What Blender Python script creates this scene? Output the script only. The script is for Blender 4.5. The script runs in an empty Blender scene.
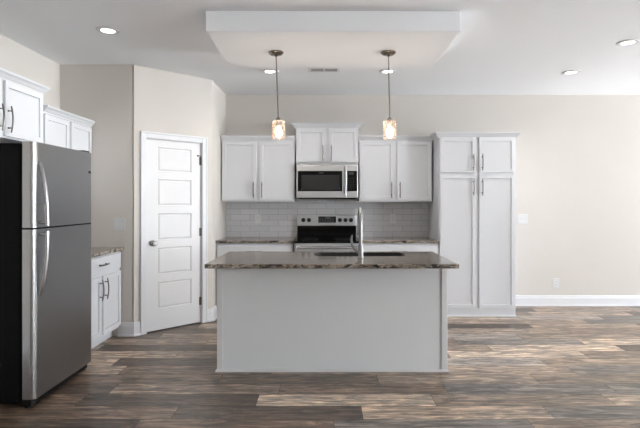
import bpy, bmesh, math, random
from mathutils import Vector, Matrix
random.seed(7)
SC = bpy.context.scene
COL = SC.collection
PI = math.pi

# ------------------------------------------------------------------ camera, world, lights, exposure
CAM_Z = 1.38
cam_d = bpy.data.cameras.new('camera'); cam = bpy.data.objects.new('camera', cam_d); COL.objects.link(cam)
cam.location = (0, 0, CAM_Z); cam.rotation_euler = (PI/2, 0, 0)
cam_d.sensor_width = 36; cam_d.lens = 36*500/640
cam_d.shift_x = -6/640; cam_d.shift_y = -13/640
cam_d.clip_start = 0.05; cam_d.clip_end = 200
SC.camera = cam

w = bpy.data.worlds.new('daylight'); SC.world = w; w.use_nodes = True
wt = w.node_tree; bg = wt.nodes['Background']
# hazy sky over an unseen ground glow added to lift the ceiling: elevation picks between the two
wtc = wt.nodes.new('ShaderNodeTexCoord'); wsp = wt.nodes.new('ShaderNodeSeparateXYZ'); wrp = wt.nodes.new('ShaderNodeValToRGB')
wt.links.new(wtc.outputs['Generated'], wsp.inputs[0])
wmr = wt.nodes.new('ShaderNodeMapRange'); wmr.inputs['From Min'].default_value = -.1; wmr.inputs['From Max'].default_value = .1
wt.links.new(wsp.outputs[2], wmr.inputs[0]); wt.links.new(wmr.outputs[0], wrp.inputs[0]); wt.links.new(wrp.outputs[0], bg.inputs['Color'])
GROUND, SKY = 1.0, .5
wrp.color_ramp.elements[0].position = .35; wrp.color_ramp.elements[0].color = (GROUND*.92, GROUND*.965, GROUND, 1)
wrp.color_ramp.elements[1].position = .65; wrp.color_ramp.elements[1].color = (SKY*.86, SKY*.93, SKY, 1)
bg.inputs['Strength'].default_value = 22

def area(name, loc, rot, sx, sy, power, color=(1, 1, 1), shape='RECTANGLE', parent=None):
    d = bpy.data.lights.new(name, 'AREA'); d.shape = shape; d.size = sx
    if shape == 'RECTANGLE': d.size_y = sy
    d.energy = power; d.color = color
    o = bpy.data.objects.new(name, d); COL.objects.link(o); o.location = loc; o.rotation_euler = rot
    if parent: o.parent = parent
    return o
# area lamps outside the panes stand in for daylight, tilted up to lift the ceiling
XRL = 9.45
area('daylight_patio', (XRL, 5.4, 1.2), (0, math.radians(90+20), 0), 2.35, 2.2, 270, (.91, .96, 1))
area('daylight_fill_side', (XRL-.05, -1.0, 1.40), (0, math.radians(90+24), 0), 1.4, 2.4, 400, (.91, .96, 1))  # added fill to brighten the left walls through an unseen window
sd = bpy.data.lights.new('sun', 'SUN'); sd.energy = 12; sd.angle = math.radians(.6); sd.color = (1, .99, .97)
so = bpy.data.objects.new('sun', sd); COL.objects.link(so); so.rotation_euler = Vector((-.75,-.45,-.45)).to_track_quat('-Z', 'Y').to_euler()

SC.view_settings.view_transform = 'Standard'; SC.view_settings.look = 'None'
SC.view_settings.gamma = 1; SC.view_settings.use_curve_mapping = False
SC.view_settings.exposure = 0.31

# ------------------------------------------------------------------ materials
def lin(c):
    r = []
    for v in c:
        v /= 255
        r.append(v/12.92 if v <= .04045 else ((v+.055)/1.055)**2.4)
    return (*r, 1)
class NT:
    def __init__(s, name):
        s.m = bpy.data.materials.new(name); s.m.use_nodes = True
        s.t = s.m.node_tree; s.b = s.t.nodes['Principled BSDF']; s.out = s.t.nodes['Material Output']
    def n(s, kind, **kw):
        x = s.t.nodes.new(kind)
        for k, v in kw.items():
            if k.startswith('_'): setattr(x, k[1:], v)
            else:
                x.inputs[int(k[1:]) if k[0] == 'i' and k[1:].isdigit() else k.replace('__', ' ')].default_value = v
        return x
    def l(s, a, b): s.t.links.new(a, b)
    def ramp(s, stops, fac):
        r = s.n('ShaderNodeValToRGB'); e = r.color_ramp.elements
        while len(e) < len(stops): e.new(.5)
        for q, (p, c) in zip(e, stops): q.position = p; q.color = c
        s.l(fac, r.inputs[0]); return r.outputs[0]
    def coords(s, scale=(1, 1, 1)):
        tc = s.n('ShaderNodeTexCoord'); mp = s.n('ShaderNodeMapping'); mp.inputs['Scale'].default_value = scale
        s.l(tc.outputs['Object'], mp.inputs[0]); return mp.outputs[0]
    def bump(s, h, strength, dist=.01):
        b = s.n('ShaderNodeBump', Strength=strength, Distance=dist); s.l(h, b.inputs['Height']); s.l(b.outputs[0], s.b.inputs['Normal'])

def plain(name, rgb, rough=.5, metal=0., spec=.5, noise=None, vary=0.0):
    t = NT(name); b = t.b
    b.inputs['Roughness'].default_value = rough; b.inputs['Metallic'].default_value = metal
    b.inputs['Specular IOR Level'].default_value = spec; b.inputs['Base Color'].default_value = lin(rgb)
    if noise:
        sc, st = noise
        nz = t.n('ShaderNodeTexNoise', Scale=sc, Detail=4.0); t.l(t.coords(), nz.inputs['Vector'])
        t.bump(nz.outputs['Fac'], st, .004)
    if vary:
        nz = t.n('ShaderNodeTexNoise', Scale=1.7, Detail=3.0); t.l(t.coords(), nz.inputs['Vector'])
        a = lin([v*(1-vary) for v in rgb]); c = lin([min(255, v*(1+vary)) for v in rgb])
        t.l(t.ramp([(.3, a), (.7, c)], nz.outputs['Fac']), b.inputs['Base Color'])
    return t.m
def steel(name, rgb, rough, stretch=(2, 2, 220), st=.04):
    t = NT(name); b = t.b
    b.inputs['Metallic'].default_value = 1; b.inputs['Base Color'].default_value = lin(rgb)
    nz = t.n('ShaderNodeTexNoise', Scale=1.0, Detail=3.0); t.l(t.coords(stretch), nz.inputs['Vector'])
    mr = t.n('ShaderNodeMapRange'); mr.inputs['To Min'].default_value = rough*.85; mr.inputs['To Max'].default_value = rough*1.15
    t.l(nz.outputs['Fac'], mr.inputs[0]); t.l(mr.outputs[0], b.inputs['Roughness'])
    t.bump(nz.outputs['Fac'], st, .001)
    return t.m
def emit(name, rgb, strength):
    t = NT(name); t.b.inputs['Base Color'].default_value = lin(rgb)
    t.b.inputs['Emission Color'].default_value = lin(rgb); t.b.inputs['Emission Strength'].default_value = strength
    return t.m
def thin_glass(name, clear=.9, rgb=(255, 255, 255), rough=.02, frost=0.0):
    t = NT(name)
    tr = t.n('ShaderNodeBsdfTransparent'); tr.inputs[0].default_value = lin(rgb)
    gl = t.n('ShaderNodeBsdfGlossy', Roughness=rough)
    mx = t.n('ShaderNodeMixShader'); mx.inputs[0].default_value = 1-clear
    t.l(tr.outputs[0], mx.inputs[1]); t.l(gl.outputs[0], mx.inputs[2]); o = mx.outputs[0]
    if frost:
        tl = t.n('ShaderNodeBsdfTranslucent'); tl.inputs[0].default_value = lin(rgb)
        m2 = t.n('ShaderNodeMixShader'); m2.inputs[0].default_value = frost
        nz = t.n('ShaderNodeTexNoise', Scale=90.0, Detail=2.0); t.l(t.coords(), nz.inputs['Vector'])
        mr = t.n('ShaderNodeMapRange'); mr.inputs['To Min'].default_value = frost*.6; mr.inputs['To Max'].default_value = min(1, frost*1.4)
        t.l(nz.outputs['Fac'], mr.inputs[0]); t.l(mr.outputs[0], m2.inputs[0])
        t.l(o, m2.inputs[1]); t.l(tl.outputs[0], m2.inputs[2]); o = m2.outputs[0]
    t.l(o, t.out.inputs['Surface']); return t.m

M = {}
M['wall'] = plain('wall_paint', (211, 206, 200), .75, spec=.25, noise=(260, .05), vary=.006)
M['ceil'] = plain('ceiling_paint', (243, 245, 248), .85, spec=.2, noise=(200, .06))
M['trim'] = plain('trim_paint', (222, 223, 226), .38, noise=(120, .02))
M['cab'] = plain('cabinet_paint', (219, 221, 225), .36, noise=(120, .02))
M['door'] = plain('door_paint', (226, 226, 227), .42, noise=(140, .02))
M['island'] = plain('island_paint', (224, 224, 225), .45, noise=(120, .02))
M['panel'] = plain('island_panel_paint', (226, 228, 230), .6, noise=(150, .03))
M['nickel'] = steel('brushed_nickel', (120, 118, 115), .32, (60, 60, 60), .02)
M['chrome'] = steel('faucet_steel', (150, 150, 150), .42, (60, 60, 60), .02)
M['bronze'] = plain('hinge_metal', (112, 108, 104), .4, metal=1)
M['pend'] = steel('pendant_metal', (150, 143, 134), .24, (80, 80, 80), .02)
M['steel'] = steel('stainless_steel', (204, 208, 212), .36, (3, 3, 260), .05)
M['fsteel'] = steel('refrigerator_steel', (152, 152, 153), .33, (3, 2, 200), .05)
M['fedge'] = steel('door_edge_steel', (178, 178, 180), .26, (90, 90, 2), .03)
M['black'] = plain('black_enamel', (6, 6, 7), .55, spec=.15, noise=(160, .05))
M['blackpl'] = plain('black_plastic', (9, 9, 10), .5, noise=(160, .05))
M['bglass'] = plain('black_glass', (6, 6, 7), .07, spec=.25, noise=(20, .003))
M['mesh'] = plain('oven_window_glass', (40, 40, 42), .12, noise=(400, .04))
M['disp'] = plain('display_glass', (24, 26, 30), .1, noise=(20, .003))
M['seg'] = plain('panel_print', (104, 106, 110), .5, noise=(60, .01))
M['plate'] = plain('switch_plastic', (216, 216, 217), .35, noise=(60, .01))
M['slot'] = plain('dark_slot', (58, 56, 54), .6, noise=(60, .01))
M['ventdark'] = plain('vent_throat', (172, 172, 174), .7, noise=(60, .01))
M['lens'] = emit('light_lens', (255, 250, 240), 6)
M['bulb'] = emit('warm_bulb', (255, 240, 218), 8)
M['shade'] = thin_glass('seeded_glass', .86, (255, 246, 238), .04, .045)
M['pane'] = thin_glass('window_glass', .93)
M['sinkst'] = plain('dark_sink', (40, 40, 41), .4, noise=(200, .03))

def granite():
    t = NT('dark_granite'); b = t.b
    v = t.coords((1.0, 1.6, 1.6))
    wn = t.n('ShaderNodeTexNoise', Scale=2.2, Detail=5.0, Roughness=.6, Distortion=1.6); t.l(v, wn.inputs['Vector'])
    v2 = t.n('ShaderNodeMixRGB', _blend_type='ADD'); v2.inputs[0].default_value = .55
    t.l(v, v2.inputs[1]); t.l(wn.outputs['Color'], v2.inputs[2])
    mp = t.n('ShaderNodeMapping'); mp.inputs['Rotation'].default_value = (.3, .5, .5); mp.inputs['Scale'].default_value = (1.5, 6, 6)
    t.l(v2.outputs[0], mp.inputs[0])
    n1 = t.n('ShaderNodeTexNoise', Scale=2.6, Detail=9.0, Roughness=.52, Distortion=.9); t.l(mp.outputs[0], n1.inputs['Vector'])
    c = t.ramp([(.40, lin((12, 10, 9))), (.465, lin((30, 25, 22))), (.50, lin((172, 158, 142))), (.525, lin((110, 96, 84))), (.545, lin((18, 15, 13))), (.605, lin((24, 20, 18))), (.63, lin((216, 208, 198))), (.66, lin((60, 52, 46)))], n1.outputs['Fac'])
    sp = t.n('ShaderNodeTexNoise', Scale=170.0, Detail=2.0); t.l(t.coords(), sp.inputs['Vector'])
    mx = t.n('ShaderNodeMixRGB', _blend_type='OVERLAY'); mx.inputs[0].default_value = .5
    mq = t.n('ShaderNodeMapping'); mq.inputs['Rotation'].default_value = (0, 0, .35); mq.inputs['Scale'].default_value = (1.0, 2.6, 2.6); t.l(v2.outputs[0], mq.inputs[0])
    n2 = t.n('ShaderNodeTexNoise', Scale=1.5, Detail=4.0, Roughness=.5, Distortion=1.2); t.l(mq.outputs[0], n2.inputs['Vector'])
    f2 = t.ramp([(.40, (0, 0, 0, 1)), (.48, (.62, .62, .62, 1)), (.56, (.04, .04, .04, 1)), (.66, (.55, .55, .55, 1))], n2.outputs['Fac'])
    lt = t.ramp([(.38, lin((92, 80, 70))), (.5, lin((172, 157, 142))), (.62, lin((206, 196, 184)))], n1.outputs['Fac'])
    m0 = t.n('ShaderNodeMixRGB'); t.l(f2, m0.inputs[0]); t.l(c, m0.inputs[1]); t.l(lt, m0.inputs[2]); c = m0.outputs[0]
    t.l(c, mx.inputs[1]); t.l(sp.outputs['Fac'], mx.inputs[2])
    t.l(mx.outputs[0], b.inputs['Base Color']); b.inputs['Roughness'].default_value = .10; b.inputs['Specular IOR Level'].default_value = .7
    return t.m
M['granite'] = granite()

def tile():
    t = NT('grey_subway_tile'); b = t.b
    tc = t.n('ShaderNodeTexCoord'); sp = t.n('ShaderNodeSeparateXYZ'); cb = t.n('ShaderNodeCombineXYZ')
    t.l(tc.outputs['Object'], sp.inputs[0]); t.l(sp.outputs[0], cb.inputs[0]); t.l(sp.outputs[2], cb.inputs[1])
    br = t.n('ShaderNodeTexBrick', Scale=1.0); br.offset = .5
    br.inputs['Brick Width'].default_value = .25; br.inputs['Row Height'].default_value = .0752
    br.inputs['Mortar Size'].default_value = .0017; br.inputs['Mortar Smooth'].default_value = .2
    br.inputs['Color1'].default_value = lin((212, 212, 214)); br.inputs['Color2'].default_value = lin((202, 203, 206)); br.inputs['Mortar'].default_value = lin((128, 128, 130))
    t.l(cb.outputs[0], br.inputs['Vector']); t.l(br.outputs['Color'], b.inputs['Base Color'])
    mr = t.n('ShaderNodeMapRange'); mr.inputs['To Min'].default_value = .14; mr.inputs['To Max'].default_value = .7
    t.l(br.outputs['Fac'], mr.inputs[0]); t.l(mr.outputs[0], b.inputs['Roughness'])
    iv = t.n('ShaderNodeMath', _operation='SUBTRACT'); iv.inputs[0].default_value = 1; t.l(br.outputs['Fac'], iv.inputs[1])
    wv = t.n('ShaderNodeTexNoise', Scale=9.0, Detail=1.0); t.l(tc.outputs['Object'], wv.inputs['Vector'])
    ad = t.n('ShaderNodeMath', _operation='MULTIPLY_ADD'); ad.inputs[1].default_value = .35
    t.l(wv.outputs['Fac'], ad.inputs[0]); t.l(iv.outputs[0], ad.inputs[2]); t.bump(ad.outputs[0], .6, .003)
    return t.m
M['tile'] = tile()

def planks():
    t = NT('weathered_plank'); b = t.b
    at = t.n('ShaderNodeAttribute', _attribute_name='tone'); pid = t.n('ShaderNodeAttribute', _attribute_name='pid')
    tc = t.n('ShaderNodeTexCoord'); ad = t.n('ShaderNodeVectorMath', _operation='ADD')
    t.l(tc.outputs['Object'], ad.inputs[0]); t.l(pid.outputs['Vector'], ad.inputs[1])
    def grain(scale, sc, det, dist):
        mp = t.n('ShaderNodeMapping'); mp.inputs['Scale'].default_value = scale; t.l(ad.outputs[0], mp.inputs[0])
        nz = t.n('ShaderNodeTexNoise', Scale=sc, Detail=det, Roughness=.65, Distortion=dist); t.l(mp.outputs[0], nz.inputs['Vector'])
        return nz.outputs['Fac']
    g1 = grain((.8, 13, 1), 2.6, 9., 1.4); g2 = grain((2.2, 9, 1), 1.5, 6., 1.6); g3 = grain((2.5, 60, 1), 3., 5., .6)
    k1 = t.ramp([(.36, (.36, .34, .33, 1)), (.445, (.78, .75, .73, 1)), (.52, (1.06, 1.04, 1.02, 1)), (.62, (1.7, 1.66, 1.6, 1))], g1)
    k2 = t.ramp([(.38, (.50, .51, .53, 1)), (.51, (1.04, 1.02, 1.0, 1)), (.64, (1.75, 1.67, 1.56, 1))], g2)
    k3 = t.ramp([(.37, (.72, .71, .70, 1)), (.5, (1, 1, 1, 1)), (.63, (1.25, 1.25, 1.25, 1))], g3)
    o = at.outputs['Color']
    for k in (k1, k2, k3):
        m = t.n('ShaderNodeMixRGB', _blend_type='MULTIPLY'); m.inputs[0].default_value = 1; m.use_clamp = False
        t.l(o, m.inputs[1]); t.l(k, m.inputs[2]); o = m.outputs[0]
    t.l(o, b.inputs['Base Color'])
    mr = t.n('ShaderNodeMapRange'); mr.inputs['To Min'].default_value = .24; mr.inputs['To Max'].default_value = .42
    t.l(g1, mr.inputs[0]); t.l(mr.outputs[0], b.inputs['Roughness']); t.bump(g1, .12, .002)
    return t.m
M['plank'] = planks()
M['gap'] = plain('plank_gap', (34, 28, 24), .8, noise=(60, .02))

# ------------------------------------------------------------------ mesh helpers
def link(name, bm, mats, parent=None, smooth=False, bevel=0.0):
    me = bpy.data.meshes.new(name); bmesh.ops.recalc_face_normals(bm, faces=bm.faces[:]); bm.to_mesh(me); bm.free()
    for m in (mats if isinstance(mats, (list, tuple)) else [mats]): me.materials.append(M[m])
    o = bpy.data.objects.new(name, me); COL.objects.link(o)
    if parent: o.parent = parent
    if smooth:
        for p in me.polygons: p.use_smooth = True
        try: me.set_sharp_from_angle(angle=math.radians(35))
        except Exception: pass
    return o
def part(name, build, mats, parent, smooth=False, label=None):
    bm = bmesh.new(); build(bm); o = link(name, bm, mats, parent, smooth)
    if label: o['label'] = label
    return o
def box(bm, x0, x1, y0, y1, z0, z1, bev=0.0, seg=2, mat=0):
    vs = [bm.verts.new((x, y, z)) for x in (x0, x1) for y in (y0, y1) for z in (z0, z1)]
    fs = [bm.faces.new([vs[i] for i in q]) for q in ((0, 1, 3, 2), (4, 6, 7, 5), (0, 4, 5, 1), (2, 3, 7, 6), (0, 2, 6, 4), (1, 5, 7, 3))]
    for f in fs: f.material_index = mat
    if bev:
        es = list({e for f in fs for e in f.edges})
        r = bmesh.ops.bevel(bm, geom=es, offset=bev, segments=seg, affect='EDGES', profile=.5)
        for f in r['faces']: f.material_index = mat
    return fs
def tube(bm, pts, r, seg=10, caps=True, mat=0):
    pts = [Vector(p) for p in pts]; n = len(pts); rr = r if isinstance(r, (list, tuple)) else [r]*n
    ref = None; rings = []
    for i, p in enumerate(pts):
        d = (pts[min(i+1, n-1)]-pts[max(i-1, 0)]).normalized()
        if ref is None: ref = Vector((0, 0, 1)) if abs(d.z) < .9 else Vector((1, 0, 0))
        a = (ref-d*ref.dot(d)).normalized(); c = d.cross(a); ref = a
        rings.append([bm.verts.new(p+(a*math.cos(2*PI*k/seg)+c*math.sin(2*PI*k/seg))*rr[i]) for k in range(seg)])
    for a, c in zip(rings, rings[1:]):
        for k in range(seg): bm.faces.new((a[k], a[(k+1) % seg], c[(k+1) % seg], c[k])).material_index = mat
    if caps:
        bm.faces.new(rings[0]).material_index = mat; bm.faces.new(rings[-1]).material_index = mat
def lathe(bm, prof, c=(0, 0, 0), axis='z', seg=28, mat=0, close=True):
    rings = []
    for r, h in prof:
        ring = []
        for k in range(seg):
            a = 2*PI*k/seg; u, v = r*math.cos(a), r*math.sin(a)
            p = {'z': (u, v, h), 'y': (u, h, v), 'x': (h, u, v)}[axis]
            ring.append(bm.verts.new((c[0]+p[0], c[1]+p[1], c[2]+p[2])))
        rings.append(ring)
    for a, b in zip(rings, rings[1:]):
        for k in range(seg): bm.faces.new((a[k], a[(k+1) % seg], b[(k+1) % seg], b[k])).material_index = mat
    if close:
        bm.faces.new(rings[0]).material_index = mat; bm.faces.new(rings[-1]).material_index = mat
def sweep(bm, path, prof, mat=0):
    """Sweeps a closed profile (offset to the right of the path, z) along a flat path with mitred corners."""
    P = [Vector(p) for p in path]; n = len(P); rings = []
    for i in range(n):
        ds = []
        if i > 0: ds.append((P[i]-P[i-1]).normalized())
        if i < n-1: ds.append((P[i+1]-P[i]).normalized())
        ns = [Vector((d.y, -d.x)) for d in ds]
        m = ns[0] if len(ns) == 1 else (ns[0]+ns[1])/(1+ns[0].dot(ns[1]))
        rings.append([bm.verts.new((P[i].x+m.x*o, P[i].y+m.y*o, z)) for o, z in prof])
    k = len(prof)
    for a, b in zip(rings, rings[1:]):
        for j in range(k): bm.faces.new((a[j], a[(j+1) % k], b[(j+1) % k], b[j])).material_index = mat
    bm.faces.new(rings[0]).material_index = mat; bm.faces.new(rings[-1]).material_index = mat
def rrect(x0, x1, y0, y1, r, z, seg=5):
    pts = []
    for cx, cy, a0 in ((x1-r, y1-r, 0), (x0+r, y1-r, PI/2), (x0+r, y0+r, PI), (x1-r, y0+r, 1.5*PI)):
        for k in range(seg+1):
            a = a0+PI/2*k/seg; pts.append((cx+r*math.cos(a), cy+r*math.sin(a), z))
    return pts
def loft(bm, loops, cap0=False, cap1=True, mat=0):
    rs = [[bm.verts.new(p) for p in L] for L in loops]; n = len(rs[0])
    for a, b in zip(rs, rs[1:]):
        for k in range(n): bm.faces.new((a[k], a[(k+1) % n], b[(k+1) % n], b[k])).material_index = mat
    if cap0: bm.faces.new(rs[0]).material_index = mat
    if cap1: bm.faces.new(rs[-1]).material_index = mat

def thing(name, label, cat, loc=(0, 0, 0), rz=0.0, group=None):
    o = bpy.data.objects.new(name, None); COL.objects.link(o); o.empty_display_size = .1
    o.location = loc; o.rotation_euler = (0, 0, rz); o['label'] = label; o['category'] = cat
    if group: o['group'] = group
    return o
def tag(o, label, cat, group=None):
    o['label'] = label; o['category'] = cat
    if group: o['group'] = group
    return o
def struct(name, build, mats, parent=None, smooth=False, loc=None, rz=0.0):
    bm = bmesh.new(); build(bm); o = link(name, bm, mats, parent, smooth)
    if parent is None: o['kind'] = 'structure'
    if loc: o.location = loc
    o.rotation_euler = (0, 0, rz); return o
def dup(root, loc, rz, label, group=None):
    r = root.copy(); COL.objects.link(r); r.location = loc; r.rotation_euler = (0, 0, rz); r['label'] = label
    if group: r['group'] = group
    def kids(a, b):
        for ch in list(a.children):
            c = ch.copy(); COL.objects.link(c); c.parent = b; kids(ch, c)
    kids(root, r); return r

# ------------------------------------------------------------------ room dimensions
XL, XR, YF, YB, H = -2.717, 9.0, -4.75, 6.57, 2.774
PX, PY = -1.961, 5.107            # corner where the pantry's diagonal wall starts
DX, DY = -1.312, 5.756            # and where it ends
T = .12

# floor of weathered planks, rows running left to right
PW, PL, Y0 = .205, 1.22, 3.366
TONES = {'dk': (84, 73, 65), 'br': (112, 97, 85), 'md': (134, 119, 106), 'tn': (156, 140, 125), 'lt': (184, 169, 154), 'gy': (110, 105, 102), 'lg': (152, 144, 138)}
def floor_mesh():
    bm = bmesh.new(); tone = bm.loops.layers.float_color.new('tone'); pid = bm.loops.layers.float_vector.new('pid')
    rnd = random.Random(23)
    OFF = {0: (-.475, {0: 'lt', -1: 'dk', -2: 'br', 1: 'md', 2: 'tn'}), -1: (.235, {0: 'tn', 1: 'gy', -1: 'dk', -2: 'br'}),
           1: (.88, {0: 'gy', 1: 'gy', -1: 'br', -2: 'md', -3: 'dk'}), 2: (.40, {0: 'tn', 1: 'md', -1: 'br', -2: 'br', -3: 'md'}),
           3: (.78, {0: 'tn', 1: 'gy', -1: 'md', -2: 'br', -3: 'tn'}), 4: (-1.80, {0: 'dk', 1: 'br', 2: 'lg', 3: 'md', -1: 'tn'}),
           5: (1.10, {0: 'lt', 1: 'md', -1: 'br', -2: 'md', -3: 'tn'}), 7: (1.28, {0: 'gy', 1: 'lt', -1: 'br', -2: 'tn', -3: 'md'})}
    k0, k1 = int((YF-Y0)/PW)-1, int((YB-Y0)/PW)+1
    for k in range(k0, k1+1):
        y0, y1 = max(Y0+k*PW, YF), min(Y0+(k+1)*PW, YB)
        off, forced = OFF.get(k, (rnd.uniform(-PL, 0), {}))
        if y1-y0 < .01: continue
        for j in range(-4, 10):
            x0, x1 = max(off+j*PL, XL), min(off+(j+1)*PL, XR)
            key = rnd.choices(['dk', 'br', 'md', 'tn', 'lt', 'gy', 'lg'], [2.2, 2.6, 2.8, 2.0, .9, 1.5, 1.2])[0]
            jit = rnd.uniform(.92, 1.08); vec = (rnd.uniform(0, 90), rnd.uniform(0, 90), rnd.uniform(0, 9))
            if x1-x0 < .01: continue
            key = forced.get(j, key)
            c = lin([v*jit for v in TONES[key]]); g = .0011
            f = bm.faces.new([bm.verts.new(p) for p in ((x0+g, y0+g, 0), (x1-g, y0+g, 0), (x1-g, y1-g, 0), (x0+g, y1-g, 0))])
            for lp in f.loops: lp[tone] = c; lp[pid] = vec
    box(bm, XL-T, XR+T, YF-T, YB+T, -.10, -.0012, mat=1)
    me = bpy.data.meshes.new('floor'); bm.to_mesh(me); bm.free()
    me.materials.append(M['plank']); me.materials.append(M['gap'])
    o = bpy.data.objects.new('floor', me); COL.objects.link(o); o['kind'] = 'structure'
floor_mesh()
struct('ceiling', lambda b: box(b, XL-T, XR+T, YF-T, YB+T, H, H+.1), 'ceil')
struct('wall_back', lambda b: box(b, XL-T, XR+T, YB, YB+T, 0, H), 'wall')
struct('wall_left', lambda b: box(b, XL-T, XL, YF, YB, 0, H), 'wall')
struct('wall_pantry_front', lambda b: box(b, XL, PX-.02, PY, PY+.10, 0, H), 'wall')
struct('wall_pantry_side', lambda b: box(b, DX-.10, DX, DY+.001, YB, 0, H), 'wall')
# right wall with a sliding door and a window
RO = [(4.30, 6.48, 0.02, 2.38), (-2.20, .20, .75, 2.15)]
def wall_right(b):
    ys = [YF, -2.20, .20, 4.30, 6.48, YB]
    box(b, XR, XR+T, ys[0], ys[1], 0, H); box(b, XR, XR+T, ys[2], ys[3], 0, H); box(b, XR, XR+T, ys[4], ys[5], 0, H)
    box(b, XR, XR+T, ys[1], ys[2], 0, .75); box(b, XR, XR+T, ys[1], ys[2], 2.15, H)
    box(b, XR, XR+T, ys[3], ys[4], 2.38, H); box(b, XR, XR+T, ys[3], ys[4], -.001, .02)
struct('wall_right', wall_right, 'wall')
struct('wall_front', lambda b: box(b, XL-T, XR+T, YF-T, YF, 0, H), 'wall')
def window(name, a0, a1, z0, z1, mull, loc, rz):
    root = bpy.data.objects.new(name, None); COL.objects.link(root); root.location = loc; root.rotation_euler = (0, 0, rz); root['kind'] = 'structure'
    def fr(b):
        f = .06
        box(b, a0, a1, .02, .09, z0, z0+f); box(b, a0, a1, .02, .09, z1-f, z1)
        xs = [a0]+[a0+(a1-a0)*k/mull for k in range(1, mull)]+[a1]
        for i, x in enumerate(xs):
            x = min(max(x, a0+f/2), a1-f/2); box(b, x-f/2, x+f/2, .02, .09, z0+f, z1-f)
    part('window_frame', fr, 'trim', root)
    part('pane', lambda b: box(b, a0+.03, a1-.03, .052, .056, z0+.03, z1-.03), 'pane', root)
    def cs(b):
        for q in ((a0-.07, a0, z0, z1), (a1, a1+.07, z0, z1), (a0-.07, a1+.07, z1, z1+.08)): box(b, q[0], q[1], -.018, .0, q[2], q[3], .002)
    part('casing', cs, 'trim', root)
# local +y is outward; the right wall faces +x outward, the front wall -y
window('window_1', -6.48, -4.30, .02, 2.38, 2, (XR, 0, 0), -PI/2)
window('window_2', -.20, 2.20, .75, 2.15, 2, (XR, 0, 0), -PI/2)

# dropped panel over the island
TX0, TX1, TY0, TY1, TZ = -.883, .988, 3.668, 4.655, 2.624
struct('ceiling_bulkhead', lambda b: box(b, TX0, TX1, TY0, TY1, TZ, H+.01, .003, 1), 'ceil')

# diagonal wall with the pantry door, in its own frame: x along the wall, -y into the kitchen
DL = math.hypot(DX-PX, DY-PY); D0, D1, DH = .122, .792, 2.045
def wall_diag(b):
    box(b, 0, D0, 0, .1, 0, H); box(b, D1, DL, 0, .1, 0, H); box(b, D0, D1, 0, .1, DH, H)
struct('wall_pantry_diagonal', wall_diag, 'wall', loc=(PX, PY, 0), rz=PI/4)
door = bpy.data.objects.new('door_1', None); COL.objects.link(door); door.location = (PX, PY, 0); door.rotation_euler = (0, 0, PI/4); door['kind'] = 'structure'
def slab(b):
    x0, x1, yf, yb = D0+.016, D1-.016, .012, .047; z0, z1 = .012, DH-.016
    xs = [x0, x0+.125, x1-.115, x1]
    zs = [z0, .235, .515, .60, .88, .965, 1.245, 1.33, 1.61, 1.695, 1.95, z1]
    V = {(i, j): b.verts.new((x, yf, z)) for i, x in enumerate(xs) for j, z in enumerate(zs)}
    pan = []
    for i in range(3):
        for j in range(len(zs)-1):
            f = b.faces.new((V[i, j], V[i+1, j], V[i+1, j+1], V[i, j+1]))
            if i == 1 and j % 2 == 1: pan.append(f)
    b.normal_update()
    for f in pan:
        sgn = f.normal.y  # -1 towards the room
        bmesh.ops.inset_individual(b, faces=[f], thickness=.011, depth=0)
        for v in f.verts: v.co.y += .010
        bmesh.ops.inset_individual(b, faces=[f], thickness=.022, depth=0)
        for v in f.verts: v.co.y -= .006
    box(b, x0, x1, yf+.012, yb, z0, z1)
    for q in ((x0, x0+.0005), (x1-.0005, x1)): box(b, q[0], q[1], yf, yf+.013, z0, z1)
    for q in ((z0, z0+.0005), (z1-.0005, z1)): box(b, x0, x1, yf, yf+.013, q[0], q[1])
part('door_slab', slab, 'door', door)
def jamb(b):
    box(b, D0, D0+.013, -.002, .1, 0, DH); box(b, D1-.013, D1, -.002, .1, 0, DH); box(b, D0, D1, -.002, .1, DH-.013, DH)
part('door_jamb', jamb, 'trim', door)
def casing(b):
    c, o = .062, .008
    for q in ((D0-c+o, D0+o, 0, DH+c-o), (D1-o, D1+c-o, 0, DH+c-o)):
        box(b, q[0], q[1], -.016, 0, q[2], q[3], .003); 
    box(b, D0+o, D1-o, -.016, 0, DH-o, DH+c-o, .003)
    box(b, D0-c+o-.004, D0-c+o+.016, -.022, 0, 0, DH+c-o, .004); box(b, D1+c-o-.016, D1+c-o+.004, -.022, 0, 0, DH+c-o, .004)
    box(b, D0-c+o-.004, D1+c-o+.004, -.022, 0, DH+c-o-.016, DH+c-o+.004, .004)
part('casing', casing, 'trim', door)
def knob(b):
    c = (D0+.016+.065, .012, .935)
    lathe(b, [(.032, 0), (.032, -.006), (.026, -.010), (.012, -.013), (.011, -.030), (.018, -.034), (.027, -.043), (.029, -.055), (.025, -.064), (.012, -.068)], c, 'y')
part('door_knob', knob, 'chrome', door, True, 'satin metal round knob')
for z in (1.83, 1.03, .25):
    def hinge(b, z=z):
        x = D1-.0145
        tube(b, [(x, .004, z-.045), (x, .004, z+.045)], .007, 10); box(b, x-.020, x, .0085, .0125, z-.045, z+.045)
    part('hinge', hinge, 'bronze', door)
def stop(b):
    x = D1-.0145; tube(b, [(x, .004, 1.878), (x-.02, -.018, 1.886), (x-.055, -.03, 1.886)], .0045, 8)
    lathe(b, [(.004, 0), (.009, .002), (.009, .012), (.004, .014)], (x-.068, -.03, 1.886), 'x', 12)
part('door_stop', stop, 'bronze', door, True)

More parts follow.
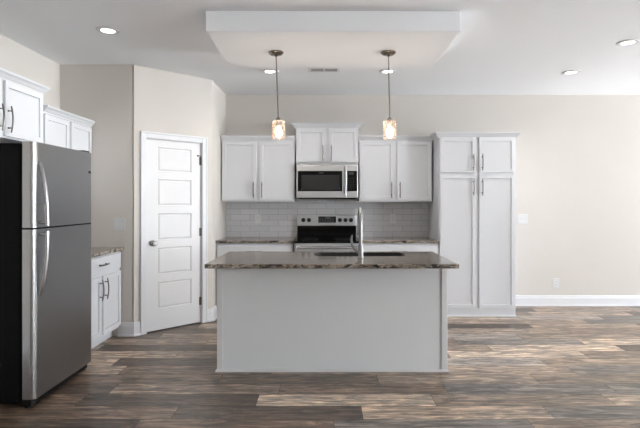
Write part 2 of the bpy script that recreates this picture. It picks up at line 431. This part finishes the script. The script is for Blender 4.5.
# baseboards
BB = [(0, .003), (.016, .003), (.016, .105), (.012, .118), (.010, .135), (.005, .142), (0, .142)]
SHOE = [(.0165, .003), (.030, .003), (.029, .012), (.024, .018), (.0165, .020)]
def baseboard(name, path):
    def f(b): sweep(b, path, BB); sweep(b, path, SHOE)
    struct(name, f, 'trim')
u = math.sqrt(.5)
def dg(t): return (PX+u*t, PY+u*t)
baseboard('baseboard_left', [(-2.120, PY), (PX, PY), dg(D0-.060)])
baseboard('baseboard_pantry', [dg(D1+.060), (DX, DY), (DX, 5.955)])
baseboard('baseboard_back', [(2.265, YB), (XR, YB), (XR, 6.56)])
baseboard('baseboard_right', [(XR, 4.22), (XR, YF), (XL, YF), (XL, 3.15)][::1])

# ------------------------------------------------------------------ cabinets
def shaker(b, x0, x1, z0, z1, yf=-.021, yb=-.001, st=.060):
    fs = box(b, x0, x1, yf, yb, z0, z1)
    b.normal_update(); f = fs[2]   # the y0 face
    bmesh.ops.inset_individual(b, faces=[f], thickness=st, depth=0)
    r = bmesh.ops.inset_individual(b, faces=[f], thickness=.0015, depth=0)
    for v in f.verts: v.co.y += .013
def slabfront(b, x0, x1, z0, z1, yf=-.021, yb=-.001): box(b, x0, x1, yf, yb, z0, z1, .003, 2)
def pull(b, x, z, vert=True, yf=-.021, L=.20):
    def P(s, out): return (x, yf-out, z+s) if vert else (x+s, yf-out, z)
    n = 10; pts = [P(-L/2+L*k/n, .024+.012*math.cos(PI*(k/n-.5))) for k in range(n+1)]
    tube(b, pts, [.0045]+[.0064]*(n-1)+[.0045], 8)
    for s in (-.064, .064):
        a = P(s, 0); c = P(s, .033); tube(b, [a, c], .0048, 8); tube(b, [a, P(s, .004)], .008, 10)
CROWN = [(0, 0), (.012, 0), (.014, .012), (.022, .020), (.034, .038), (.046, .048), (.050, .052), (.050, .066), (0, .066)]
def cabinet(name, label, loc, rz, W, D, Hh, doors, crown=None, plinth=None, z0=0, group=None, drawers=(), left=True, right=True, cz=None, body_top=None):
    """Front at local y=0, depth to +y, x centred."""
    r = thing(name, label, 'cabinet', loc, rz, group)
    def body(b):
        h = W/2; s = .018; zb = z0
        box(b, -h, -h+s, 0.018, D, zb, Hh); box(b, h-s, h, 0.018, D, zb, Hh)
        box(b, -h+s, h-s, .018, D, zb, zb+s); box(b, -h+s, h-s, .018, D, Hh-s, Hh); box(b, -h+s, h-s, D-.006, D, zb+s, Hh-s)
        # face frame
        fw = .038
        box(b, -h, -h+fw, 0, .018, zb, Hh, .001, 1); box(b, h-fw, h, 0, .018, zb, Hh, .001, 1)
        box(b, -h+fw, h-fw, 0, .018, zb, zb+fw); box(b, -h+fw, h-fw, 0, .018, Hh-fw, Hh)
        box(b, -.03, .03, 0, .018, zb+fw, Hh-fw)
        for dd in drawers:
            [box(b, q0, q1, .0006, .0175, dd[2]-.03, dd[2]+.02) for q0, q1 in ((-h+fw, -.0301), (.0301, h-fw))]
        zs = sorted({d[2] for d in doors})
        for z in zs[1:]: [box(b, q0, q1, .0006, .0175, z-.04, z+.02) for q0, q1 in ((-h+fw, -.0301), (.0301, h-fw))]
    part('body', body, 'cab', r)
    for (x0, x1, za, zb_, hx, hz) in doors:
        d = part('door', lambda b: shaker(b, x0, x1, za, zb_), 'cab', r)
        if hx is not None: part('handle', lambda b: pull(b, hx, hz), 'nickel', d, True, 'brushed metal bow handle')
    for (x0, x1, za, zb_, hx, hz) in drawers:
        d = part('drawer_front', lambda b: slabfront(b, x0, x1, za, zb_), 'cab', r)
        part('handle', lambda b: pull(b, hx, hz, False), 'nickel', d, True, 'brushed metal bow handle')
    if crown:
        path, c0 = crown
        part('crown_molding', lambda b: sweep(b, path, [(o, c0+z) for o, z in CROWN]), 'cab', r)
    if plinth is not None:
        part('toe_kick', lambda b: box(b, -W/2, W/2, plinth, D-.02, 0.002, z0-.0005), 'cab', r)
    return r
def pairdoors(W, za, zb, hz, g=.020, e=.014, hin=.032):
    return [(-W/2+e, -g, za, zb, -g-hin, hz), (g, W/2-e, za, zb, g+hin, hz)]
def front_path(W, D, l=False, r=False):
    p = [(-W/2, 0), (W/2, 0)]
    if l: p = [(-W/2, D)]+p
    if r: p = p+[(W/2, D)]
    return p
UY = YB-.332; UD = .330
# uppers on the back wall
Wl = .912
cabinet('wall_cabinet', 'white two-door upper cabinet left of the microwave, beside the pantry side wall', (-1.303+Wl/2, UY, 1.372), 0, Wl, UD, .765,
        pairdoors(Wl, .026, .748, .145), (front_path(Wl, UD), .755))
Wm = .780
cabinet('wall_cabinet', 'short white two-door upper cabinet directly above the microwave', (.0145, UY-.006, 1.852), 0, Wm, UD+.006, .435,
        pairdoors(Wm, .014, .424, .122), (front_path(Wm, UD+.006, True, True), .428))
Wr = .912
cabinet('wall_cabinet', 'white two-door upper cabinet between the microwave and the tall pantry cabinet', (.409+Wr/2+.002, UY, 1.372), 0, Wr, UD, .765,
        pairdoors(Wr, .026, .748, .145), (front_path(Wr, UD), .755))
# tall pantry
Wp = .918
pc = cabinet('pantry_cabinet', 'tall white four-door pantry cabinet standing on the floor at the right end', (1.343+Wp/2, 5.960, 0), 0, Wp, .606, 2.145,
        pairdoors(Wp, .106, 1.693, 1.545)+pairdoors(Wp, 1.722, 2.132, 1.84), ([(-Wp/2, .222), (-Wp/2, 0), (Wp/2, 0), (Wp/2, .606)], 2.132), plinth=.006, z0=.095)
part('shoe_molding', lambda b: sweep(b, [(-Wp/2, .006), (Wp/2, .006), (Wp/2, .606)], [(0, .002), (.010, .002), (.010, .012), (.004, .02), (0, .02)]), 'cab', pc)
# base cabinets of the back wall
Wb = .916; BY = 5.960
cabinet('base_cabinet', 'white base cabinet left of the range under the granite counter', (-1.308+Wb/2, BY, 0), 0, Wb, .606, .876,
        pairdoors(Wb, .125, .665, .55), None, plinth=.075, z0=.10, drawers=[(-Wb/2+.014, Wb/2-.014, .70, .855, 0, .78)])
Wc = .937
cabinet('base_cabinet', 'white base cabinet between the range and the tall pantry cabinet', (.402+Wc/2, BY, 0), 0, Wc, .606, .876,
        pairdoors(Wc, .125, .665, .55), None, plinth=.075, z0=.10, drawers=[(-Wc/2+.014, Wc/2-.014, .70, .855, 0, .78)])
# left wall: rotated +90 degrees, local x = world y, local -y = world +x
LX = XL+.312
Wf = 1.056
cabinet('wall_cabinet', 'taller-mounted white upper cabinet over the refrigerator on the left wall', (LX, 3.172+Wf/2, 1.852), PI/2, Wf, .310, .435,
        pairdoors(Wf, .014, .424, .14), (front_path(Wf, .31, True, True), .428))
Ws = .872
cabinet('wall_cabinet', 'lower-mounted white upper cabinet behind the refrigerator in the left corner', (LX, 4.231+Ws/2, 1.372), PI/2, Ws, .310, .765,
        pairdoors(Ws, .026, .748, .145), (front_path(Ws, .31), .755))
cabinet('base_cabinet', 'white base cabinet with one drawer beside the refrigerator', (XL+.610, 4.231+Ws/2, 0), PI/2, Ws, .608, .876,
        pairdoors(Ws, .125, .675, .555), None, plinth=.075, z0=.10, drawers=[(-Ws/2+.014, Ws/2-.014, .705, .858, 0, .785)])

# ------------------------------------------------------------------ counters and backsplash
CT = .910; CB = .8775
def counter(name, label, *q):
    bm = bmesh.new(); box(bm, *q, CB, CT, .003, 2); return tag(link(name, bm, 'granite'), label, 'countertop')
counter('countertop', 'dark granite countertop on the base cabinet left of the range', -1.310, -.386, 5.930, YB-.002)
counter('countertop', 'dark granite countertop between the range and the pantry cabinet', .400, 1.340, 5.930, YB-.002)
counter('countertop', 'short dark granite countertop beside the refrigerator at the left wall', XL+.002, -2.062, 4.231, PY-.002)
def splash(b):
    box(b, -1.3110, 1.3415, YB-.010, YB-.0005, CT+.0015, 1.370); box(b, -.388, .408, YB-.010, YB-.0005, 1.370, 1.395)
bs = struct('tile_backsplash', splash, 'tile'); del bs['kind']
tag(bs, 'grey glossy subway tile backsplash between counter and upper cabinets', 'backsplash')

# ------------------------------------------------------------------ island
IX0, IX1, IY0, IY1 = -.880, .980, 4.035, 4.630
isl = thing('kitchen_island', 'white painted kitchen island base standing on the plank floor', 'island', ((IX0+IX1)/2, IY0, 0))
hw = (IX1-IX0)/2; idp = IY1-IY0
def ibody(b):
    # open carcass: panel, two ends, floor, back rails
    box(b, -hw+.02, hw-.02, .012, .028, .003, CB-.001)
    box(b, -hw+.006, -hw+.022, .028, idp-.02, .003, CB-.001); box(b, hw-.022, hw-.006, .028, idp-.02, .003, CB-.001)
    box(b, -hw+.022, hw-.022, .022, idp-.02, .10, .118); box(b, -hw+.022, hw-.022, idp-.10, idp-.085, .003, .10)
    box(b, -hw+.006, hw-.006, idp-.02, idp-.002, .10, .14); box(b, -hw+.006, hw-.006, idp-.02, idp-.002, CB-.05, CB-.001)
    box(b, -hw+.006, -hw+.05, idp-.02, idp-.002, .14, CB-.05); box(b, hw-.05, hw-.006, idp-.02, idp-.002, .14, CB-.05)
part('body', ibody, 'panel', isl)
for sx in (-1, 1):
    def cb(b, sx=sx):
        x0, x1 = sorted((sx*hw, sx*(hw-.046))); box(b, x0, x1, 0, .046, .003, CB-.001, .002, 1)
    part('corner_trim', cb, 'island', isl)
part('shoe_molding', lambda b: sweep(b, [(-hw, idp-.02), (-hw, 0), (hw, 0), (hw, idp-.02)], [(0, .002), (.012, .002), (.012, .010), (.006, .018), (0, .020)]), 'island', isl)
xw = (2*hw-.06)/4
for k in range(4):
    x0 = -hw+.03+k*xw
    d = part('door', lambda b: [shaker(b, x0+.006, x0+xw-.006, .125, .83), [setattr(v.co, 'y', idp-.002-v.co.y) for v in b.verts]], 'island', isl)

SX0, SX1, SY0, SY1 = -.105, .690, 4.255, 4.585
def itop(b):
    X0, X1, Y0_, Y1_ = -.903, .990, 3.716, 4.655
    seg = 6; inner = rrect(SX0, SX1, SY0, SY1, .085, 0, seg)
    n = len(inner); q = n//4
    corners = [(X1, Y1_), (X0, Y1_), (X0, Y0_), (X1, Y0_)]
    def ring(pts, z): return [b.verts.new((p[0], p[1], z)) for p in pts]
    it, ib = ring(inner, CT), ring(inner, CB)
    e = .003
    def outer(d, z): return ring([(x-d*(1 if x > 0 else -1), y-d*(1 if y > 4 else -1)) for x, y in corners], z)
    o0, o1, o2, o3 = outer(e, CT), outer(0, CT-e), outer(0, CB+e), outer(e, CB)
    def plate_(o, i):
        for c in range(4):
            for k in range(c*q, c*q+q-1): b.faces.new((o[c], i[k], i[k+1]))
            b.faces.new((o[c], i[c*q+q-1], i[(c*q+q) % n], o[(c+1) % 4]))
    plate_(o0, it); plate_(o3, ib)
    for A, B in ((o0, o1), (o1, o2), (o2, o3)):
        for k in range(4): b.faces.new((A[k], A[(k+1) % 4], B[(k+1) % 4], B[k]))
    for k in range(n): b.faces.new((it[k], it[(k+1) % n], ib[(k+1) % n], ib[k]))
bm = bmesh.new(); itop(bm)
tag(link('island_countertop', bm, 'granite'), 'large dark granite countertop with sink cutout on the white island', 'countertop')

sink = thing('kitchen_sink', 'dark sink basin with rounded corners set in the island countertop', 'sink', ((SX0+SX1)/2, (SY0+SY1)/2, .66))
sw, sd = (SX1-SX0)/2-.0015, (SY1-SY0)/2-.0015
def bowl(b):
    zt = CT-.66-.003
    I = [rrect(-sw+.004, sw-.004, -sd+.004, sd-.004, .080, zt, 6), rrect(-sw+.008, sw-.008, -sd+.008, sd-.008, .078, .05, 6), rrect(-sw+.05, sw-.05, -sd+.05, sd-.05, .05, .018, 6)]
    O = [rrect(-sw, sw, -sd, sd, .0835, zt, 6), rrect(-sw, sw, -sd, sd, .0835, .04, 6), rrect(-sw+.045, sw-.045, -sd+.045, sd-.045, .05, .006, 6)]
    loft(b, O[::-1]+I, cap0=True, cap1=True)
q = part('bowl', bowl, 'sinkst', sink, True)
part('drain', lambda b: lathe(b, [(.045, .0185), (.045, .021), (.036, .022), (.032, .0195), (.01, .0195)], (0, .04, 0)), 'chrome', q, True)
fx, fy = .287, 4.135
fc = thing('kitchen_faucet', 'tall gooseneck steel faucet standing at the island sink', 'faucet', (fx, fy, CT))
part('base', lambda b: lathe(b, [(.027, .0005), (.027, .006), (.022, .012), (.0205, .10), (.018, .112), (.014, .114)], seg=24), 'chrome', fc, True)
def spout(b):
    pts = [(0, 0, .11), (0, 0, .20), (0, 0, .285)]
    for k in range(1, 13):
        a = PI*k/12; pts.append((0, .095-.095*math.cos(a), .285+.118*math.sin(a)))
    pts.append((0, .19, .26)); tube(b, pts, .0135, 14)
part('spout', spout, 'chrome', fc, True)
part('spray_head', lambda b: lathe(b, [(.0145, .265), (.0175, .255), (.0195, .19), (.0185, .172), (.012, .170)], (0, .19, 0), seg=20), 'chrome', fc, True)
def lever(b):
    tube(b, [(-.010, 0, .042), (-.026, 0, .050), (-.040, -.002, .062)], [.014, .013, .010], 12)
    tube(b, [(-.034, -.001, .057), (-.056, -.004, .080), (-.071, -.006, .108), (-.077, -.008, .140), (-.075, -.009, .170), (-.071, -.010, .190)], [.012, .0115, .011, .009, .0075, .005], 10)
part('lever', lever, 'chrome', fc, True)

# ------------------------------------------------------------------ range
RX = .0085; RWd = .762; RFY = 5.905
rg = thing('kitchen_range', 'stainless steel electric range with black glass cooktop against the tile backsplash', 'range', (RX, RFY, 0))
h = RWd/2; dpt = YB-.016-RFY
def rbody(b):
    box(b, -h, h, .031, dpt, .02, .879, .002, 1); box(b, -h+.02, h-.02, .05, dpt-.05, .002, .02)
part('body', rbody, 'black', rg)
def cook(b): box(b, -h, h, .002, dpt-.07, .8795, .906, .003, 2)
ck = part('cooktop', cook, 'bglass', rg)
for x, y, r in ((-.2, .17, .10), (.2, .17, .085), (-.2, .42, .075), (.2, .42, .10)):
    def ringp(b): lathe(b, [(r, .9061), (r+.003, .9061), (r+.003, .9064), (r, .9064)], (x, y, 0), seg=32, close=False)
    part('burner_ring', ringp, 'seg', ck)
part('front_rail', lambda b: box(b, -h, h, .0, .03, .864, .8785, .003, 2), 'steel', rg)
def backg(b):
    box(b, -h, h, dpt-.068, dpt, .8945, 1.058, .002, 1)
    for z in (.955, 1.005): box(b, -h+.01, h-.01, dpt-.072, dpt-.067, z, z+.004)
part('back_riser', backg, 'bglass', rg)
cp = part('control_panel', lambda b: box(b, -h-.001, h+.001, dpt-.078, dpt, 1.0585, 1.195, .006, 2), 'steel', rg)
dp = part('display', lambda b: box(b, -.108, .122, dpt-.081, dpt-.0775, 1.098, 1.180, .001, 1), 'disp', cp)
def segs(b):
    for i in range(6):
        for j in range(3):
            if i in (2, 3) and j == 2: continue
            box(b, -.095+i*.034, -.095+i*.034+.018, dpt-.0815, dpt-.0808, 1.110+j*.022, 1.110+j*.022+.005)
    box(b, -.02, .04, dpt-.0815, dpt-.0808, 1.155, 1.172)
part('display_marks', segs, 'seg', dp)
for x in (-.302, -.228, .172, .244, .316):
    def kn(b, x=x):
        c = (x, dpt-.078, 1.133)
        lathe(b, [(.027, -.0005), (.027, -.004), (.023, -.008), (.021, -.026), (.018, -.030), (.004, -.030)], c, 'y', 20)
        box(b, x-.004, x+.004, dpt-.112, dpt-.1, 1.116, 1.150, .002, 1)
    part('knob', kn, 'blackpl', cp, True)
od = part('oven_door', lambda b: box(b, -h, h, -.008, .028, .21, .862, .005, 2), 'steel', rg)
part('window', lambda b: box(b, -h+.09, h-.09, -.0095, -.007, .34, .70, .001, 1), 'bglass', od)
def ohan(b):
    tube(b, [(-h+.02, -.052, .835), (0, -.055, .835), (h-.02, -.052, .835)], .0135, 12)
    for x in (-h+.035, h-.035): box(b, x-.012, x+.012, -.05, -.0075, .826, .844, .003, 1)
part('handle', ohan, 'fedge', od, True)
part('drawer_front', lambda b: box(b, -h, h, -.004, .028, .06, .205, .004, 2), 'steel', rg)

# ------------------------------------------------------------------ microwave
mw = thing('microwave', 'stainless over-the-range microwave mounted under the short upper cabinet', 'microwave', (.0145, 6.165, 1.410))
h = .379; mh = .438; md = YB-.012-6.165
def mbody(b): box(b, -h, h, .022, md, .0, mh, .002, 1)
part('body', mbody, 'black', mw)
part('vent_grille', lambda b: [box(b, -h, h, 0, .021, mh-.024, mh, .003, 1)]+[box(b, -h+.05+k*.022, -h+.062+k*.022, -.001, .002, mh-.015, mh-.010) for k in range(30)], 'steel', mw)
xd = .186
mdoor = part('door', lambda b: box(b, -h, xd+.058, -.004, .021, .008, mh-.025, .006, 2), 'steel', mw)
part('window', lambda b: box(b, -h+.018, xd, -.0062, -.0035, .090, .340, .002, 1), 'bglass', mdoor)
part('window_mesh', lambda b: box(b, -h+.062, xd-.035, -.0072, -.006, .104, .292, .001, 1), 'mesh', mdoor)
part('badge', lambda b: box(b, -.10, -.045, -.0072, -.006, .312, .319), 'seg', mdoor)
def mhan(b):
    x = xd+.030
    n = 8; tube(b, [(x, -.026-.020*math.sin(PI*k/n), .062+.335*k/n) for k in range(n+1)], .0125, 12)
    for z in (.075, .385): tube(b, [(x, -.003, z), (x, -.03, z)], .010, 10)
part('handle', mhan, 'chrome', mdoor, True)
mp_ = part('control_panel', lambda b: box(b, xd+.0595, h, -.004, .021, .008, mh-.025, .005, 2), 'steel', mw)
part('keypad', lambda b: box(b, xd+.062, h-.012, -.0062, -.0035, .090, .340, .002, 1), 'bglass', mp_)
def keys(b):
    for i in range(3):
        for j in range(6): box(b, xd+.076+i*.027, xd+.090+i*.027, -.0072, -.006, .115+j*.026, .122+j*.026)
part('key_marks', keys, 'slot', mp_)
part('clock_display', lambda b: box(b, xd+.078, xd+.142, -.0072, -.006, .295, .325), 'slot', mp_)
part('underside_filter', lambda b: box(b, -h+.03, h-.03, .05, md-.05, -.006, -.0005), 'blackpl', mw)

# ------------------------------------------------------------------ refrigerator (front faces +x): local x = world y, -y = world +x
FY0, FY1, FXF = 3.312, 4.135, -1.930
fr = thing('refrigerator', 'stainless top-freezer refrigerator with black sides at the left wall', 'refrigerator', (FXF, (FY0+FY1)/2, 0), PI/2)
h = (FY1-FY0)/2; th = .082
def fbody(b):
    box(b, -h+.004, h-.004, th+.016, .745, .035, 1.765, .006, 2)
    box(b, -h+.01, h-.01, th+.002, th+.016, .06, 1.755)
part('body', fbody, 'black', fr)
def fdoor(b, z0, z1):
    prof = [(-h, th), (-h, .030), (-h+.004, .014), (-h+.014, .004), (-h+.028, 0), (h-.028, 0), (h-.012, .005), (h-.003, .016), (h, .03), (h, th)]
    lo = [b.verts.new((x, y, z0)) for x, y in prof]; hi = [b.verts.new((x, y, z1)) for x, y in prof]; n = len(prof)
    for k in range(n):
        f = b.faces.new((lo[k], lo[(k+1) % n], hi[(k+1) % n], hi[k])); f.material_index = 1 if k in (0, 1, 2, 3) else 0
    b.faces.new(lo); b.faces.new(hi)
for nm, z0, z1 in (('freezer_door', 1.202, 1.775), ('door', .062, 1.190)):
    d = part(nm, lambda b: fdoor(b, z0, z1), ['fsteel', 'fedge'], fr)
    def hd(b):
        za, zb = (1.215, 1.640) if nm == 'freezer_door' else (1.178, .745)
        n = 12; pts = []
        for k in range(n+1):
            s = k/n; out = .054*(1-s**2.4) + .004*s
            pts.append((-h+.050, -out, za+(zb-za)*s))
        tube(b, pts, [.015]*(n-1)+[.013, .010], 12)
        tube(b, [(-h+.050, 0, za+(.02 if zb > za else -.02)), (-h+.050, -.052, za+(.02 if zb > za else -.02))], .011, 10)
    part('handle', hd, 'fedge', d, True, 'bright silver curved bar handle')
    if nm == 'freezer_door': part('badge', lambda b: box(b, h-.075, h-.030, -.0015, -.0002, 1.605, 1.625), 'slot', d)
part('gasket', lambda b: box(b, -h+.006, h-.006, .01, th, 1.190, 1.202), 'black', fr)
part('hinge_cover', lambda b: box(b, h-.10, h-.01, .02, .16, 1.7755, 1.790, .004, 2), 'blackpl', fr)
part('kick_grille', lambda b: [box(b, -h+.02, h-.02, .035, .10, .012, .058)]+[box(b, -h+.04+k*.03, -h+.055+k*.03, .031, .036, .02, .05) for k in range(22)], 'blackpl', fr)
for x in (-h+.03, h-.05):
    for y in (.06, .68):
        part('foot', lambda b: lathe(b, [(.020, .001), (.020, .012), (.010, .014), (.010, .036)], (x, y, 0), seg=14), 'blackpl', fr)

# ------------------------------------------------------------------ lamps
def pendant_build():
    p = thing('pendant_light', 'left pendant light with clear glass shade hanging over the island', 'pendant light', (-.417, 4.167, TZ), 0)
    part('canopy', lambda b: lathe(b, [(.060, -.0025), (.063, -.005), (.063, -.012), (.050, -.024), (.016, -.030), (.010, -.040), (.006, -.042)], seg=32), 'pend', p, True)
    part('rod', lambda b: tube(b, [(0, 0, -.04), (0, 0, -.56)], .0052, 10), 'pend', p, True)
    part('socket', lambda b: lathe(b, [(.006, -.545), (.014, -.552), (.028, -.566), (.029, -.572), (.021, -.575), (.019, -.622), (.012, -.624)], seg=24), 'pend', p, True)
    def sh(b): lathe(b, [(.024, -.5735), (.055, -.5735), (.0565, -.577), (.0565, -.728), (.0535, -.728), (.0535, -.578), (.024, -.5765)], seg=36, close=False)
    part('glass_shade', sh, 'shade', p, True, 'clear seeded glass cylinder')
    part('bulb', lambda b: lathe(b, [(.012, -.618), (.016, -.632), (.028, -.655), (.031, -.675), (.027, -.695), (.015, -.708), (.003, -.711)], seg=20), 'bulb', p, True)
    d = bpy.data.lights.new('bulb_glow', 'POINT'); d.energy = 24; d.color = (1, .97, .93); d.shadow_soft_size = .037
    o = bpy.data.objects.new('bulb_glow', d); COL.objects.link(o); o.parent = p; o.location = (0, 0, -.670)
    return p
pl = pendant_build(); pl.rotation_euler.y = -.034
pr = dup(pl, (.520, 4.167, TZ), 0, 'right pendant light with clear glass shade hanging over the island'); pr.rotation_euler.y = -.018   # the rods hang slightly off plumb

def downlight():
    p = thing('recessed_light', 'round recessed ceiling light at far left, above the refrigerator side', 'ceiling light', (-1.777, 4.076, H))
    part('trim_ring', lambda b: lathe(b, [(.052, -.003), (.058, -.011), (.086, -.009), (.094, -.001), (.094, -.0003)], seg=36, close=False), 'trim', p, True)
    part('lens', lambda b: lathe(b, [(.0535, -.0035), (.053, -.006), (.02, -.0065)], seg=36), 'lens', p)
    d = bpy.data.lights.new('lamp', 'AREA'); d.shape = 'DISK'; d.size = .12; d.energy = 4.2; d.color = (1, .96, .9); d.spread = math.radians(150)
    o = bpy.data.objects.new('lamp', d); COL.objects.link(o); o.parent = p; o.location = (0, 0, -.016)
    return p
dl = downlight()
for loc, lab in (((-.600, 5.360), 'round recessed ceiling light just behind the left pendant rod'), ((.662, 5.360), 'round recessed ceiling light just behind the right pendant rod'),
                 ((2.648, 5.400), 'round recessed ceiling light near the back wall on the right, the smaller of two'), ((2.650, 4.386), 'round recessed ceiling light at the far right picture edge')):
    dup(dl, (*loc, H), 0, lab)

# ------------------------------------------------------------------ ceiling vent, switches, outlets
vt = thing('ceiling_vent', 'small white rectangular ceiling air vent between the two pendants', 'vent', (-.02, 5.30, H))
part('frame', lambda b: [box(b, -.165, .165, -.075, -.05, -.008, -.0004, .002, 1), box(b, -.165, .165, .05, .075, -.008, -.0004, .002, 1), box(b, -.165, -.140, -.05, .05, -.008, -.0004), box(b, .140, .165, -.05, .05, -.008, -.0004), box(b, -.007, .007, -.05, .05, -.008, -.0004)], 'trim', vt)
part('throat', lambda b: box(b, -.139, .139, -.049, .049, -.002, -.0005), 'ventdark', vt)
for k in range(6):
    y = -.04+k*.016
    part('louver', lambda b: box(b, -.1385, .1385, y-.0015, y+.0015, -.007, -.0022), 'ventdark', vt)

def plate(name, label, cat, loc, kind, rz=0.0, wdt=.075, hgt=.118):
    r = thing(name, label, cat, loc, rz)
    part('cover_plate', lambda b: box(b, -wdt/2, wdt/2, -.006, -.0005, -hgt/2, hgt/2, .002, 2), 'plate', r)
    if kind == 'switch':
        for x in (-.023, .023):
            part('toggle', lambda b: [box(b, x-.005, x+.005, -.0075, -.006, -.014, .014), box(b, x-.0035, x+.0035, -.016, -.0065, .0, .009, .001, 1)], 'plate', r)
    else:
        for z in (-.02, .02):
            rc = part('receptacle', lambda b: box(b, -.017, .017, -.0078, -.006, z-.014, z+.014, .003, 2), 'plate', r)
            part('slots', lambda b: [box(b, -.008, -.006, -.0082, -.0077, z-.003, z+.006), box(b, .006, .008, -.0082, -.0077, z-.003, z+.006), box(b, -.002, .002, -.0082, -.0077, z-.010, z-.006)], 'slot', rc)
    return r
plate('light_switch', 'double light switch plate on the beige wall between refrigerator and door', 'switch', (-2.112, PY, 1.142), 'switch', 0, .122, .124)
plate('light_switch', 'double light switch plate on the back wall beside the pantry cabinet', 'switch', (2.585, YB, 1.145), 'switch', 0, .128, .124)
plate('wall_outlet', 'white wall outlet low above the baseboard on the right', 'outlet', (3.020, YB, .302), 'outlet', 0, .085, .125)
plate('wall_outlet', 'white outlet on the tile backsplash left of the range', 'outlet', (-.892, YB-.010, 1.147), 'outlet')
plate('wall_outlet', 'white outlet on the tile backsplash right of the range', 'outlet', (.878, YB-.010, 1.147), 'outlet')
